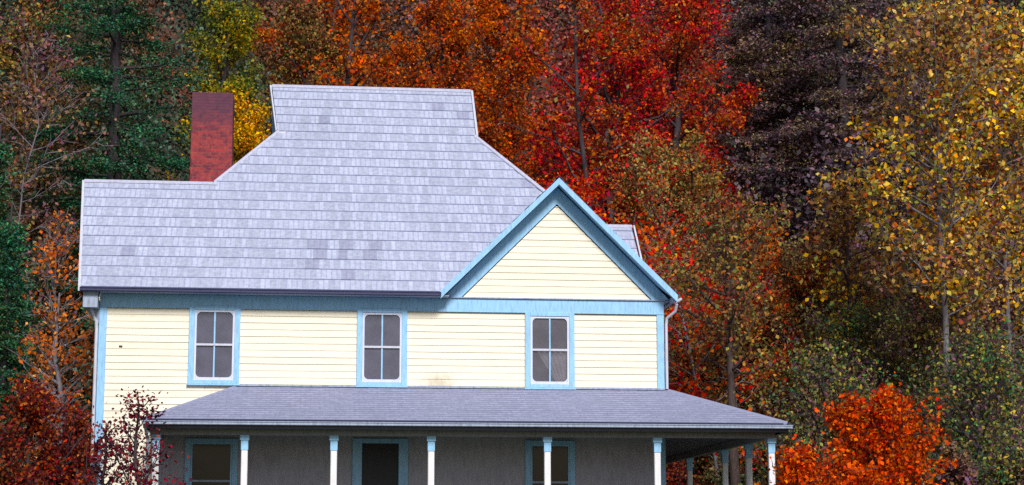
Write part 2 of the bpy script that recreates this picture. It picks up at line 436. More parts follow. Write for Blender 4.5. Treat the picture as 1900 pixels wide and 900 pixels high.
def shingles(mb, poly, to3, nrm, slope, exp, thick=.022, v0=0.0, mi=0, base=0.0):
    """poly in (along, up-slope run) with run measured horizontally; to3 maps to space; slope = length per run"""
    lo, hi = min(p[1] for p in poly), max(p[1] for p in poly)
    step = exp / slope; k = math.floor((lo - v0) / step + 1e-6)
    nrm = np.array(nrm)
    while v0 + k * step < hi - 1e-6:
        a, b = v0 + k * step, v0 + (k + 1) * step
        pc = clip(clip(poly, 1, a, True), 1, b, False)
        if len(pc) >= 3:
            P = [np.array(to3(*p)) + nrm * (base + thick * (1 - (p[1] - a) / step) + .003) for p in pc]
            mb.face(P, [(p[0], (p[1] - v0) * slope) for p in pc], mi)
            xs = [p for p in pc if abs(p[1] - a) < 1e-5]
            if len(xs) >= 2:
                x0 = min(xs); x1 = max(xs)
                A, B = np.array(to3(*x0)) + nrm * base, np.array(to3(*x1)) + nrm * base
                top = nrm * (thick + .003)
                mb.face([A, B, B + top, A + top], [(x0[0], (a - v0) * slope + .003)] * 4, mi)
        k += 1

R2 = math.sqrt(2)
EXP = .365
def main3(x, y): return (x, y, EZ + (y - ED))
nF = (0, -1 / R2, 1 / R2)
mb = MB()
A_ = [(-.39, ED), (7.15, ED), (9.67, 2.12), (9.86, 2.12), (9.62, 2.37), (-.71, 2.37)]
B_ = [(2.10, 2.37), (9.62, 2.37), (8.25, 3.97), (3.54, 3.97)]
C_ = [(3.54, 3.97), (8.25, 3.97), (8.25, 5.44), (3.36, 5.44)]
for pl in (A_, B_, C_): shingles(mb, pl, main3, nF, R2, EXP, .019, v0=ED)
# repaired shingles let into the slope
st = EXP / R2
PATCH = ((.32, 3, .30), (4.28, 4, .46), (4.42, 3, .30), (4.25, 2, .30), (4.98, 4, .30), (4.95, 3, .2), (5.62, 4, .30), (5.50, 3, .30), (4.50, 18, .28), (7.25, 20, .3), (7.85, 19, .3), (9.2, 11, .25), (5.02, 1, .3))
def patchsh(x, k, wdt=.3):
    a = ED + k * st; shingles(mb, [(x, a + .001), (x + wdt, a + .001), (x + wdt, a + st - .001), (x, a + st - .001)], main3, nF, R2, EXP, .019, v0=ED, mi=1, base=.004)
for x, k, wd in PATCH: patchsh(x, k, wd)
RID = ED + (5.44 - ED)
ZT = EZ + 5.44 - ED
# rear slope of the top, left hip face, right hip face, rear slope
def rear3(x, r): return (x, 11.28 - r, EZ + r)
shingles(mb, [(-.39, 0), (12.2, 0), (8.25, 4.2), (8.25, 5.84), (3.36, 5.84), (3.36, 4.2)], rear3, (0, 1 / R2, 1 / R2), R2, EXP)
ml, mr = 1.12, 1.07
shingles(mb, [(2.42, 2.52), (5.1, .12), (11.28, 0), (7.2, 3.95), (3.97, 3.95)], lambda y, r: (-.39 + r, y, EZ + ml * r), (-ml / math.hypot(1, ml), 0, 1 / math.hypot(1, ml)), math.hypot(1, ml), EXP)
shingles(mb, [(ED, 0), (11.28, 0), (7.2, 3.97), (3.97, 3.97)], lambda y, r: (12.2 - r, y, EZ + mr * r), (mr / math.hypot(1, mr), 0, 1 / math.hypot(1, mr)), math.hypot(1, mr), EXP)
# rear slope of the left gable
shingles(mb, [(-.39, 0), (-.71, 2.76), (2.4, 2.76), (.2, 0)], lambda x, r: (x, 5.13 - r, EZ + r), (0, 1 / R2, 1 / R2), R2, EXP)
# right side gable (ridge z 9.5, y 5.2)
for sg in (-1, 1):
    shingles(mb, [(9.85, 2.46), (12.22, 2.46), (12.26, 0), (12.1, 0)], lambda x, r, sg=sg: (x, 5.2 + sg * (2.46 - r), EZ + r), (0, sg / R2, 1 / R2), R2, EXP)
# front gable slopes
for sg in (-1, 1):
    L = GA + sg * 2.53
    shingles(mb, [(ED - .02, 0), (ED - .02, 2.53), (2.1, 2.53), (ED + .02, 0)], lambda y, r, sg=sg, L=L: (L - sg * r, y, EZ + r), (sg / R2, 0, 1 / R2), R2, EXP)
roof = part(mb, 'main_roof', [M['roof'], M['patch']])
# ridge caps
mb = MB()
def cap(p, q, wd=.11, t=.02):
    p, q = np.array(p, float), np.array(q, float); d = q - p; s = np.cross(d, (0, 0, 1)); s /= np.linalg.norm(s)
    for sg in (-1, 1):
        e = s * sg * wd - np.array([0, 0, wd * .8]); up = np.array([0, 0, t + .012])
        mb.face([p + up, q + up, q + e + up, p + e + up]); mb.face([p + e + up, q + e + up, q + e, p + e])
for a_ in (((3.36, 5.44, ZT + .02), (8.25, 5.44, ZT + .02), .07), ((-.72, 2.37, EZ + 2.79), (2.25, 2.37, EZ + 2.79), .06), ((2.15, 2.42, 9.86), (3.54, 3.97, 11.43), .06),
           ((8.25, 3.97, 11.43), (9.75, 2.25, 9.75), .06), ((9.9, 5.2, 9.52), (12.24, 5.2, 9.52), .07), ((GA, ED - .02, 9.58), (GA, 2.1, 9.58), .08)):
    mb = MB(); cap(*a_); part(mb, 'ridge_cap', M['cap'])

# deck (closed thickness under the shingles), soffits
mb = MB()
def deck(poly, to3, mi=0): mb.prism([tuple(np.array(to3(*p)) - (0, 0, .004)) for p in poly], (0, 0, -.09), mi)
deck(A_, main3); deck([(9.6, 2.37), (8.25, 3.97), (3.54, 3.97), (2.10, 2.37)][::-1], main3); deck(C_, main3)
deck([(-.39, 0), (12.2, 0), (8.25, 4.2), (8.25, 5.84), (3.36, 5.84), (3.36, 4.2)], rear3)
deck([(-.39, 0), (-.71, 2.76), (2.4, 2.76), (.2, 0)], lambda x, r: (x, 5.13 - r, EZ + r))
for sg in (-1, 1):
    L = GA + sg * 2.53
    deck([(ED + .035, 0.02), (ED + .035, 2.53), (2.1, 2.53), (ED + .06, 0.02)], lambda y, r, sg=sg, L=L: (L - sg * r, y, EZ + r))
    deck([(9.85, 2.46), (12.2, 2.46), (12.24, 0), (12.1, 0)], lambda x, r, sg=sg: (x, 5.2 + sg * (2.46 - r), EZ + r))
part(mb, 'roof_deck', M['blue'])
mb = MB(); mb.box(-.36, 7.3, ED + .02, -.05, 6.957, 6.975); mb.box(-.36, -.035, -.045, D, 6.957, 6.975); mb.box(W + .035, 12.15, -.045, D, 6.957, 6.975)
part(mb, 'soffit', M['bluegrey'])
# gablet end walls under the top ridge
for x in (3.60, 8.19):
    mb = MB(); mb.prism([(x, 3.9, 11.3), (x, 6.98, 11.3), (x, 5.44, ZT - .1)], (.03 if x < 5 else -.03, 0, 0)); part(mb, 'gablet_wall', M['siding'])
# rake trims (white edges)
def board(mb, p, q, up, out, mi=0):
    p, q, up, out = map(lambda t: np.array(t, float), (p, q, up, out))
    mb.hexa([p, q, q + out, p + out, p + up, q + up, q + up + out, p + up + out], mi)
mb = MB()
board(mb, (3.30, 5.45, ZT - .09), (3.49, 3.97, 11.34), (0, -.015, .12), (.035, 0, 0)); board(mb, (3.30, 5.45, ZT - .09), (3.49, 6.95, 11.34), (0, 0, .12), (.055, 0, 0))
board(mb, (3.49, 3.95, 11.345), (3.72, 3.95, 11.37), (0, 0, .05), (0, -.03, 0))
part(mb, 'rake_trim', M['white'])
mb = MB()
board(mb, (8.26, 5.45, ZT - .09), (8.26, 3.97, 11.34), (0, -.015, .12), (.05, 0, 0)); board(mb, (8.26, 5.45, ZT - .09), (8.26, 6.9, 11.34), (0, 0, .12), (.05, 0, 0))
part(mb, 'rake_trim', M['white'])
mb = MB()
board(mb, (-.77, 2.37, 9.72), (-.445, ED, 6.955), (0, 0, .12), (.055, 0, 0)); board(mb, (-.77, 2.37, 9.72), (-.445, 5.13, 6.955), (0, 0, .12), (.055, 0, 0))
part(mb, 'rake_trim', M['white'])
mb = MB()
board(mb, (12.27, 5.2, 9.42), (12.27, 2.74, 6.96), (0, 0, .12), (.04, 0, 0)); board(mb, (12.27, 5.2, 9.42), (12.27, 7.66, 6.96), (0, 0, .12), (.04, 0, 0))
part(mb, 'rake_trim', M['white'])
# front gable bargeboards
for sg in (-1, 1):
    mb = MB(); xo = GA + sg * 2.55
    P = [(xo, EZ - .14), (GA, 9.57 - .15), (GA, 9.565), (xo + sg * .02, EZ + .005)]
    mb.prism([(p[0], ED - .035, p[1]) for p in P], (0, .065, 0))
    part(mb, 'bargeboard', M['blue'])
# eave gutter and the elbowed downspouts
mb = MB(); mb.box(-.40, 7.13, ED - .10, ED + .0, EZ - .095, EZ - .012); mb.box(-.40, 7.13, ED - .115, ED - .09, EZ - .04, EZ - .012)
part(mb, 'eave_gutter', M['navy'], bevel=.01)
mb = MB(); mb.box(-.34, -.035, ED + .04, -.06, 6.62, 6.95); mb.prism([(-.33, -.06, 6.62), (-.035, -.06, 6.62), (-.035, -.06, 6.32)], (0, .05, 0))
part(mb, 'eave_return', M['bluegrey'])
mb = MB(); mb.box(12.13, 12.23, -.36, D, 6.92, 7.02); part(mb, 'side_gutter', M['bluegrey'], bevel=.01)
mb = MB(); mb.tube([(12.20, -.30, 6.95), (12.24, -.28, 6.86), (12.22, -.2, 6.72), (12.06, -.07, 6.58), (12.045, -.06, 6.45), (12.045, -.06, 5.05)], .032, 8); mb.tube([(12.2, -.32, 6.9), (12.34, -.34, 6.98)], .03, 6)
part(mb, 'downspout', M['white'])
mb = MB(); mb.tube([(-.2, -.12, 6.62), (-.08, -.07, 6.35), (-.07, -.06, 6.2), (-.07, -.06, 1.1)], .035, 8); part(mb, 'downspout', M['white'])

# chimney
mb = MB(); cx0, cx1, cy0, cy1 = 1.45, 2.44, 5.0, 5.85
for z0, z1, g in (7.2, 12.58, 0),: mb.box(cx0 - g, cx1 + g, cy0 - g, cy1 + g, z0, z1)
ch = part(mb, 'chimney', M['brick'], bevel=.012)
mb = MB(); mb.box(cx0 + .15, cx1 - .15, cy0 + .15, cy1 - .15, 12.57, 12.60); part(mb, 'flue', M['dark'], ch)

# ---- windows
def window(o, low=False, curtain=0, pane='screen'):
    x0, x1, z0, z1 = o; cw = .115
    mb = MB()
    mb.box(x0, x0 + cw, -.06, .03, z0, z1); mb.box(x1 - cw, x1, -.06, .03, z0, z1)
    mb.box(x0 + cw, x1 - cw, -.062, .03, z1 - .085, z1 - .001); mb.box(x0 + cw, x1 - cw, -.06, .03, z0 + .001, z0 + .075)
    mb.box(x0 - .02, x1 + .02, -.095, -.0, z0 - .035, z0 - .002)
    wn = part(mb, 'window', M['blue'], bevel=.005)
    if low: tag(wn, 'tall ground floor window')
    a, b, c, d = x0 + cw + .002, x1 - cw - .002, z0 + .077, z1 - .087
    fr = .042 if not low else .035; mid = (c + d) / 2 + .01
    fm = M['lav'] if not low else M['blue']
    mb = MB()
    mb.box(a, a + fr, -.045, -.012, c, d); mb.box(b - fr, b, -.045, -.012, c, d); mb.box(a + fr, b - fr, -.044, -.012, d - fr, d - .001); mb.box(a + fr, b - fr, -.044, -.012, c + .001, c + fr + .02)
    if not low:
        for (px, sx) in ((a + fr, 1), (b - fr, -1)):
            for (pz, sz) in ((d - fr, -1), (c + fr + .02, 1)):
                r = .095; pts = [(px, -.040, pz)]
                for k in range(6):
                    t = k / 5 * math.pi / 2
                    pts.append((px + sx * r * (1 - math.sin(t)), -.040, pz + sz * r * (1 - math.cos(t))))
                for k in range(1, 6):
                    A0, A1 = pts[k], pts[k + 1]
                    w_ = .035
                    def inn(p_): 
                        t_ = 1 - w_ / max(math.hypot(p_[0] - px, p_[2] - pz), w_ * 1.01)
                        return (px + (p_[0] - px) * t_, p_[1], pz + (p_[2] - pz) * t_)
                    mb.prism([A0, A1, inn(A1), inn(A0)], (0, .022, 0))
    part(mb, 'screen_frame', fm, wn)
    mb = MB(); mb.box(a + fr, b - fr, -.050, -.016, mid - .022, mid + .022); part(mb, 'meeting_rail', M['white'] if not low else M['bluegrey'], wn)
    if not low:
        mb = MB(); xm = (a + b) / 2; mb.box(xm - .016, xm + .016, -.036, -.014, c + fr + .02, mid - .023); mb.box(xm - .016, xm + .016, -.036, -.014, mid + .023, d - fr)
        part(mb, 'muntin', M['blue'], wn)
    mb = MB(); mb.box(a + fr - .002, b - fr + .002, -.010, -.004, c + .02, d - .02); part(mb, 'pane', M['screen_thin' if curtain else pane], wn)
    if curtain:
        mb = MB(); n = 26
        for i in range(n):
            t0, t1 = i / n, (i + 1) / n
            def cv(t, top):
                zz = mid if top else c
                xa, xb = (a + fr + .10, b - .03) if top else (b - .24, b - .03)
                x = xa + t * (xb - xa)
                return (min(x, b), .06 + .022 * math.sin(t * 34), zz)
            mb.face([cv(t0, 0), cv(t1, 0), cv(t1, 1), cv(t0, 1)])
        part(mb, 'curtain', M['curtain'], wn)
    return wn
for i, o in enumerate(UP): window(o, False, i == 2)
for o in LOW: window(o, True, pane='glass')
# door
x0, x1, z0, z1 = DOOR
mb = MB(); cw = .2
mb.box(x0, x0 + cw, -.06, .03, z0, z1); mb.box(x1 - cw, x1, -.06, .03, z0, z1); mb.box(x0 + cw, x1 - cw, -.062, .03, z1 - .1, z1 - .001)
dr = part(mb, 'door', M['blue'], bevel=.005)
mb = MB(); mb.box(x0 + cw, x1 - cw, -.02, .02, z0, z1 - .1); part(mb, 'screen_door', M['dark'], dr)
mb = MB(); mb.tube([(x1 - cw - .07, -.05, 2.45), (x1 - cw - .07, -.075, 2.5), (x1 - cw - .07, -.05, 2.56)], .012, 6); part(mb, 'handle', M['white'], dr)

# ---- porch
PZ, PE, PD = 5.03, 4.19, -2.10
ps = (PZ - PE) / (-PD)
XL, XR = 1.12, 14.16
ln = math.hypot(1, ps)
mb = MB()
shingles(mb, [(XL, 0), (XR, 0), (12.03, 2.1), (2.87, 2.1)], lambda x, r: (x, PD + r, PE + ps * r), (0, -ps / ln, 1 / ln), ln, .14, .010)
shingles(mb, [(PD, 0), (D + .4, 0), (D + .4, 2.13), (0, 2.13)], lambda y, r: (XR - r, y, PE + ps * r), (ps / ln, 0, 1 / ln), ln, .14, .010)
shingles(mb, [(PD, 0), (0, 0), (0, 1.75)], lambda y, r: (XL + r, y, PE + ps * r), (-ps / ln, 0, 1 / ln), ln, .14, .010)
pr = part(mb, 'porch_roof', M['proof'])
for a_ in (((12.05, 0, PZ + .015), (XR, PD, PE + .015), .07, .01), ((2.87, 0, PZ + .01), (XL, PD, PE + .01), .06, .008)):
    mb = MB(); cap(*a_); mb.build('hip_cap', M['proof'], pr)
mb = MB(); mb.box(2.9, 12.0, -.075, -.02, PZ + .0, PZ + .035); mb.build('flashing', M['bluegrey'], pr)
mb = MB()
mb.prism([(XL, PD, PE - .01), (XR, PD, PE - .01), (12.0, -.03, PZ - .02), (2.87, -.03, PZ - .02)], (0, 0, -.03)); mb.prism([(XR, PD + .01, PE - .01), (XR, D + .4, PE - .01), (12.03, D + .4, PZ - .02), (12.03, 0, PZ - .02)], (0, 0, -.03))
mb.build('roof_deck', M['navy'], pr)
mb = MB()
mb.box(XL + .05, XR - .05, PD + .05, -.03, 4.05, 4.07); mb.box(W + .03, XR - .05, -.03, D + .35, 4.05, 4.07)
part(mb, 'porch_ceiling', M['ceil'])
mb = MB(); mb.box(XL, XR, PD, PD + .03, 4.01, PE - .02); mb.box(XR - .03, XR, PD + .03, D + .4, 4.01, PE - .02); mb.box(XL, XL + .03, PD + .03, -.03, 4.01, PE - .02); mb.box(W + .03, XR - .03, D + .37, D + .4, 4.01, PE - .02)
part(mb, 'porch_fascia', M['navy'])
mb = MB(); mb.box(XL - .02, XR + .06, PD - .11, PD - .01, 4.075, 4.15); mb.box(XL - .02, XR + .08, PD - .125, PD - .1, 4.125, 4.15)
mb.box(XR + .01, XR + .10, PD, D + .4, 4.075, 4.15)
part(mb, 'porch_gutter', M['bluegrey'], bevel=.01)
CY, CX = -1.75, 13.88
mb = MB(); mb.box(XL + .12, CX + .08, CY - .07, CY + .07, 3.90, 4.048); mb.box(CX - .07, CX + .07, CY + .07, D + .2, 3.90, 4.048); mb.box(XL + .12, XL + .26, CY + .07, -.03, 3.90, 4.048)
part(mb, 'porch_beam', M['beam'])
mb = MB(); mb.box(XL + .1, CX + .2, -1.95, -.05, 1.36, 1.45); mb.box(W + .05, CX + .2, -.05, D + .3, 1.36, 1.45); part(mb, 'porch_floor', M['wood'])
mb = MB(); mb.box(XL + .12, CX + .17, -1.92, -1.87, .6, 1.36); mb.box(CX + .12, CX + .17, -1.87, D + .3, .6, 1.36); mb.box(XL + .12, XL + .17, -1.87, -.05, .6, 1.36); part(mb, 'porch_skirt', M['white'])
def post(x, y):
    mb = MB(); h = .065
    for a, b, g in ((1.45, 1.62, .02), (1.62, 3.60, 0), ):
        mb.box(x - h - g, x + h + g, y - h - g, y + h + g, a, b)
    p = part(mb, 'porch_post', M['post'], bevel=.012)
    mb = MB(); mb.box(x - h - .006, x + h + .006, y - h - .006, y + h + .006, 3.601, 3.80); mb.box(x - h - .025, x + h + .025, y - h - .025, y + h + .025, 3.80, 3.898)
    mb.build('post_capital', M['blue'], p)
for x in (1.36, 3.11, 4.89, 6.85, 9.22, 11.49, 13.88): post(x, CY)
for y in (.25, 2.6, 6.6, 10.6): post(13.88, y)
mb = MB(); mb.tube([(XL + .03, PD - .05, 4.08), (XL + .06, PD + .12, 3.92), (XL + .08, CY - .1, 3.8), (XL + .08, CY - .1, 1.0)], .03, 8); part(mb, 'downspout', M['bluegrey'])
mb = MB()
for k in range(3): mb.box(5.2, 6.6, -2.25 - .3 * k, -1.96 - .3 * k, .8, 1.27 - .17 * k)
part(mb, 'porch_steps', M['wood'])

# ------------------------------------------------------------------ trees
def px2x(px, Y, py=450):
    dx = (px - 950) / FPX; dy = (450 - py) / FPX
    ry = math.cos(PITCH) - dy * math.sin(PITCH); t = Y / ry
    return dx * t, CAM[2] + t * (math.sin(PITCH) + dy * math.cos(PITCH))

def leaves_np(rg, C_, size, aspect=.62, flat=0.0, spread=.30):
    N = len(C_)
    n = rg.normal(size=(N, 3)); n[:, 2] = np.abs(n[:, 2]) + flat; n /= np.linalg.norm(n, axis=1)[:, None]
    a = np.cross(n, rg.normal(size=(N, 3))); a /= np.linalg.norm(a, axis=1)[:, None]; b = np.cross(n, a)
    s = size * rg.uniform(1 - spread * 1.6, 1 + spread * 2, N)[:, None] / 2
    return np.stack([C_ - a * s, C_ - b * s * aspect + n * s * .18, C_ + a * s, C_ + b * s * aspect + n * s * .18], 1)

def gen_tree(seed, H, R, base, nl=26, leaves=7000, leaf=.14, kind='broad', cl=.25, lean=(0, 0), rt=None, twigs=1, wobf=.7):
    """metres. returns (leaf quads, wood verts, wood faces)"""
    rg = np.random.default_rng(seed)
    tubes = []; anchors = []; wts = []
    nT = 10; t = np.linspace(0, 1, nT); wob = np.cumsum(rg.normal(0, .018 * H, (nT, 2)), 0) * (0.25 if kind == 'conifer' else wobf); wob[0] = 0
    trunk = np.stack([wob[:, 0] + lean[0] * t ** 1.3 * H, wob[:, 1] + lean[1] * t * H, t * H * (.97 if kind == 'conifer' else .86)], 1)
    r0 = rt or .016 * H + .02
    tubes.append((trunk, r0 * (1 - t * .86), 7))
    def at(h): return np.array([np.interp(h, trunk[:, 2], trunk[:, k]) for k in range(3)])
    for i in range(nl):
        u = (i + rg.uniform(0, 1)) / nl
        h = (base + (1 - base) * u * .95) * trunk[-1, 2]; p0 = at(h); az = i * 2.4 + rg.uniform(-.5, .5)
        if kind == 'conifer':
            L = R * (1.02 - u) ** .8 * rg.uniform(.75, 1.15); el = rg.uniform(-.2, .12)
        elif kind == 'column':
            L = R * (math.sin(math.pi * (.12 + .8 * u)) ** .6) * rg.uniform(.7, 1.1) * 1.1; el = rg.uniform(.5, .95)
        elif kind == 'bush':
            L = R * (1.2 - .85 * u) * rg.uniform(.6, 1.1); el = rg.uniform(.25, 1.1)
        else:
            L = R * (math.sin(math.pi * (.18 + .74 * u)) ** .7) * rg.uniform(.65, 1.15); el = rg.uniform(.1, .75) + .35 * u
        n = 5; s = np.linspace(0, 1, n)
        d = np.array([math.cos(az) * math.cos(el), math.sin(az) * math.cos(el), math.sin(el)])
        pts = p0 + s[:, None] * L * d + np.cumsum(rg.normal(0, .05 * L, (n, 3)), 0) * s[:, None]
        if kind == 'conifer': pts[:, 2] -= (s ** 2) * .12 * L
        else: pts[:, 2] += s ** 2 * .1 * L
        tubes.append((pts, max(.012, r0 * .32 * L / R) * (1 - s * .8), 4))
        nb = 7 if kind == 'conifer' else 6
        for j in range(nb):
            sj = .22 + .78 * (j + rg.uniform(0, 1)) / nb
            q0 = np.array([np.interp(sj, s, pts[:, k]) for k in range(3)])
            if kind == 'conifer':
                a2 = az + (1 if j % 2 else -1) * rg.uniform(.5, 1.1); e2 = rg.uniform(-.25, .1); l2 = L * .42 * (1.15 - sj)
            else:
                a2 = az + rg.uniform(-1.3, 1.3); e2 = el + rg.uniform(-.8, .6); l2 = L * rg.uniform(.22, .45)
            d2 = np.array([math.cos(a2) * math.cos(e2), math.sin(a2) * math.cos(e2), math.sin(e2)])
            q = q0 + np.linspace(0, 1, 3)[:, None] * l2 * d2; q[1] += rg.normal(0, .06 * l2, 3)
            if twigs: tubes.append((q, np.array([.011, .008, .004]) * (1 + H * .03), 3))
            anchors.append((q0, q[-1])); wts.append((l2 + .3) * float(rg.lognormal(0, .95)))
    A = np.array([a[0] for a in anchors]); B = np.array([a[1] for a in anchors]); w_ = np.array(wts); w_ /= w_.sum()
    idx = rg.choice(len(A), leaves, p=w_); u = rg.uniform(.1, 1.15, leaves)[:, None]
    sg = cl * (np.array([1, 1, .28]) if kind == 'conifer' else np.array([1, 1, .8]))
    C_ = A[idx] + (B - A)[idx] * u + rg.normal(0, 1, (leaves, 3)) * sg * (R / 3.2) ** .5
    C_[:, 2] = np.maximum(C_[:, 2], .1)
    Q = leaves_np(rg, C_, leaf, .5 if kind == 'conifer' else .68, flat=.5 if kind == 'conifer' else 0)
    V = []; F = []; b = 0
    for P, r, k in tubes:
        v, f = tube_np(P, r, k); V.append(v); F += [tuple(b + i for i in q) for q in f]; b += len(v)
    return Q, np.concatenate(V), F

BARK = {'dark': bark_mat('dark_bark', (.018, .014, .022), (.06, .045, .055)), 'grey': bark_mat('grey_bark', (.10, .09, .11), (.24, .22, .25)),
        'brown': bark_mat('brown_bark', (.035, .022, .022), (.09, .06, .055))}
L = {}
def sp(name, cols, cl, amt=.5, tr=.3, k=.55): return leaf_mat(name, cols, cl, amt, tr, k)
L['hemlock'] = sp('hemlock_needles', [(.025, .13, .065), (.04, .18, .085), (.02, .085, .07), (.07, .20, .07), (.03, .13, .10)], [(.22, .12, .04), (.06, .14, .04), (.03, .10, .06)], .3, .15, .8)
L['darkev'] = sp('shaded_evergreen_needles', [(.10, .07, .12), (.16, .10, .15), (.08, .11, .08), (.20, .09, .12)], [(.34, .27, .08), (.13, .09, .12), (.28, .15, .06)], .5, .15, .5)
L['gold'] = sp('golden_leaves', [(.88, .44, .03), (.90, .52, .05), (.66, .42, .05), (.88, .30, .03), (.45, .34, .04)], [(.26, .26, .04), (.60, .30, .04)], .4)
L['yelgreen'] = sp('yellow_green_leaves', [(.30, .28, .035), (.50, .36, .04), (.15, .20, .03), (.22, .24, .04), (.65, .34, .04)], [(.07, .14, .04), (.18, .20, .04)], .5)
L['olive'] = sp('olive_brown_leaves', [(.28, .23, .06), (.38, .27, .07), (.19, .12, .07), (.46, .22, .06), (.17, .20, .06), (.34, .09, .07)], [(.30, .07, .04), (.16, .15, .05), (.09, .05, .06)], .5)
L['orange'] = sp('rust_orange_leaves', [(.66, .15, .025), (.74, .22, .03), (.44, .09, .03), (.55, .19, .04), (.24, .07, .045), (.75, .09, .03)], [(.18, .08, .05), (.60, .06, .03), (.42, .15, .04)], .5)
L['crimson'] = sp('crimson_leaves', [(.60, .022, .035), (.42, .018, .04), (.68, .05, .03), (.25, .022, .045), (.72, .18, .03), (.13, .025, .045), (.74, .06, .07)], [(.55, .20, .04), (.30, .26, .08), (.60, .10, .04), (.18, .04, .05)], .5)
L['scarlet'] = sp('scarlet_leaves', [(.78, .03, .03), (.66, .035, .03), (.74, .10, .03), (.45, .025, .04), (.60, .20, .04)], [(.66, .16, .03), (.52, .025, .04)], .4)
L['redolive'] = sp('red_and_olive_leaves', [(.56, .04, .05), (.32, .27, .08), (.40, .08, .05), (.27, .22, .08), (.66, .17, .04), (.40, .33, .11)], [(.34, .31, .11), (.25, .20, .08), (.22, .07, .09)], .6)
L['tulip'] = sp('tulip_tree_leaves', [(.90, .52, .07), (.70, .50, .09), (.88, .33, .05), (.20, .08, .08), (.50, .50, .10), (.92, .56, .07), (.10, .06, .08), (.32, .36, .09), (.92, .70, .22), (.70, .18, .06)], [(.20, .07, .11), (.28, .22, .08), (.18, .11, .10), (.13, .07, .12), (.50, .22, .07)], .38, .35, .32)
L['purple'] = sp('dusky_purple_leaves', [(.20, .08, .13), (.28, .11, .13), (.13, .08, .14), (.36, .21, .09), (.24, .07, .12)], [(.40, .28, .09), (.15, .13, .09)], .5)
L['green'] = sp('dark_green_leaves', [(.04, .13, .06), (.08, .20, .06), (.04, .09, .07), (.20, .25, .06), (.13, .05, .10), (.52, .36, .08)], [(.30, .28, .07), (.16, .06, .12), (.22, .09, .10)], .45)
L['rust'] = sp('rust_red_shrub_leaves', [(.38, .04, .03), (.22, .025, .035), (.46, .09, .035), (.10, .022, .035), (.40, .13, .045), (.06, .02, .03), (.15, .03, .03)], [(.13, .022, .035), (.30, .11, .035)], .4, .3, .9)
L['flame'] = sp('orange_red_shrub_leaves', [(.84, .10, .03), (.76, .07, .03), (.86, .17, .04), (.55, .045, .03), (.78, .24, .05), (.30, .05, .03)], [(.46, .12, .03), (.78, .11, .035), (.34, .09, .03)], .35, .3, 1.0)
L['copper'] = sp('copper_leaves', [(.75, .24, .07), (.85, .36, .12), (.50, .12, .04), (.66, .18, .06)], [(.30, .07, .04), (.70, .22, .06)], .4)
L['wine'] = sp('wine_red_leaves', [(.16, .015, .035), (.24, .02, .035), (.10, .012, .035), (.06, .02, .035), (.30, .06, .05)], [(.12, .02, .035), (.22, .06, .05)], .3)
L['shrubgreen'] = sp('grey_green_leaves', [(.14, .22, .09), (.20, .26, .10), (.09, .15, .08), (.24, .22, .10)], [(.22, .07, .06), (.11, .18, .07)], .4)

SPEC = {   # growth of each kind; lp: leaf size as seen, lay: how many leaves lie behind one another
 'b1': dict(base=.2, nl=38, lp=5.4, lay=2.6),
 'b2': dict(base=.16, nl=36, lp=5.4, lay=2.6, lean=(.05, 0)),
 'b3': dict(base=.24, nl=32, lp=5.8, lay=2.3, lean=(-.05, 0)),
 'b4': dict(base=.05, nl=44, lp=6.2, lay=1.6, cl=.42, wobf=1.2),
 'high': dict(base=.55, nl=24, lp=7.5, lay=1.3, rt=.19, wobf=.3),
 'limb': dict(base=.10, nl=20, lp=8, lay=.5, rt=.17, wobf=.4),
 'sparse': dict(base=.2, nl=44, lp=7, lay=.5, rt=.055),
 'copper': dict(base=.1, nl=34, lp=7.5, lay=.45),
 'con1': dict(base=.06, nl=120, lp=5.4, lay=4.2, kind='conifer', cl=.26),
 'con2': dict(base=.06, nl=90, lp=6.0, lay=3.2, kind='conifer', cl=.28),
 'tulip': dict(base=.44, nl=46, lp=9.2, lay=2.2, cl=.30, rt=.13, wobf=.10),
 'tulip2': dict(base=.40, nl=42, lp=8.6, lay=2.0, cl=.30, rt=.11, wobf=.10),
 'bush': dict(base=.06, nl=46, lp=7.4, lay=3.0, kind='bush', cl=.13),
 'bush2': dict(base=.08, nl=40, lp=6.5, lay=2.4, kind='bush', cl=.16),
 'wisp': dict(base=.08, nl=38, lp=7, lay=.60, kind='bush', cl=.2),
 'sap': dict(base=.30, nl=26, lp=8, lay=.9, lean=(-.16, 0), cl=.33, rt=.085, wobf=.5)}

def place(kind, label, px, top, Y, wpx, pk, leafm, bark='dark', cat='tree', rz=0, sink=0, group=None, seed=0, dens=1.0):
    """stand the plant at distance Y on the ground, with the height and spread it has in the photo"""
    sp_ = dict(SPEC[pk]); lp = sp_.pop('lp'); lay = sp_.pop('lay')
    x, zt = px2x(px, Y, top); gz = float(ground_z(x, Y)) - sink
    h = max(1.2, zt - gz) / (.97 if sp_.get('kind') == 'conifer' else .98); R_ = wpx / FPX * Y / 2
    leaf = lp / FPX * Y
    area = 2 * R_ * h * (1 - sp_['base']) * .62
    sp_['leaves'] = int(min(90000, dens * lay * area / (leaf * leaf * .36)))
    sp_['nl'] = int(sp_['nl'] * (1.25 if h / R_ > 5 else 1))
    Q, V, F = gen_tree(seed * 7 + 3, H=h, R=R_, leaf=leaf, **sp_)
    r = empty(kind, (x, Y, gz), rz); tag(r, label, cat, group)
    lm = quads_mesh('foliage', Q, L[leafm])
    wm = bpy.data.meshes.new('wood'); wm.from_pydata([tuple(p) for p in V], [], F); wm.materials.append(BARK[bark]); wm.shade_smooth()
    for nm, me in (('trunk' if cat == 'tree' else 'stems', wm), ('crown' if cat == 'tree' else 'foliage', lm)):
        o = bpy.data.objects.new(nm, me); col.objects.link(o); o.parent = r
    return r

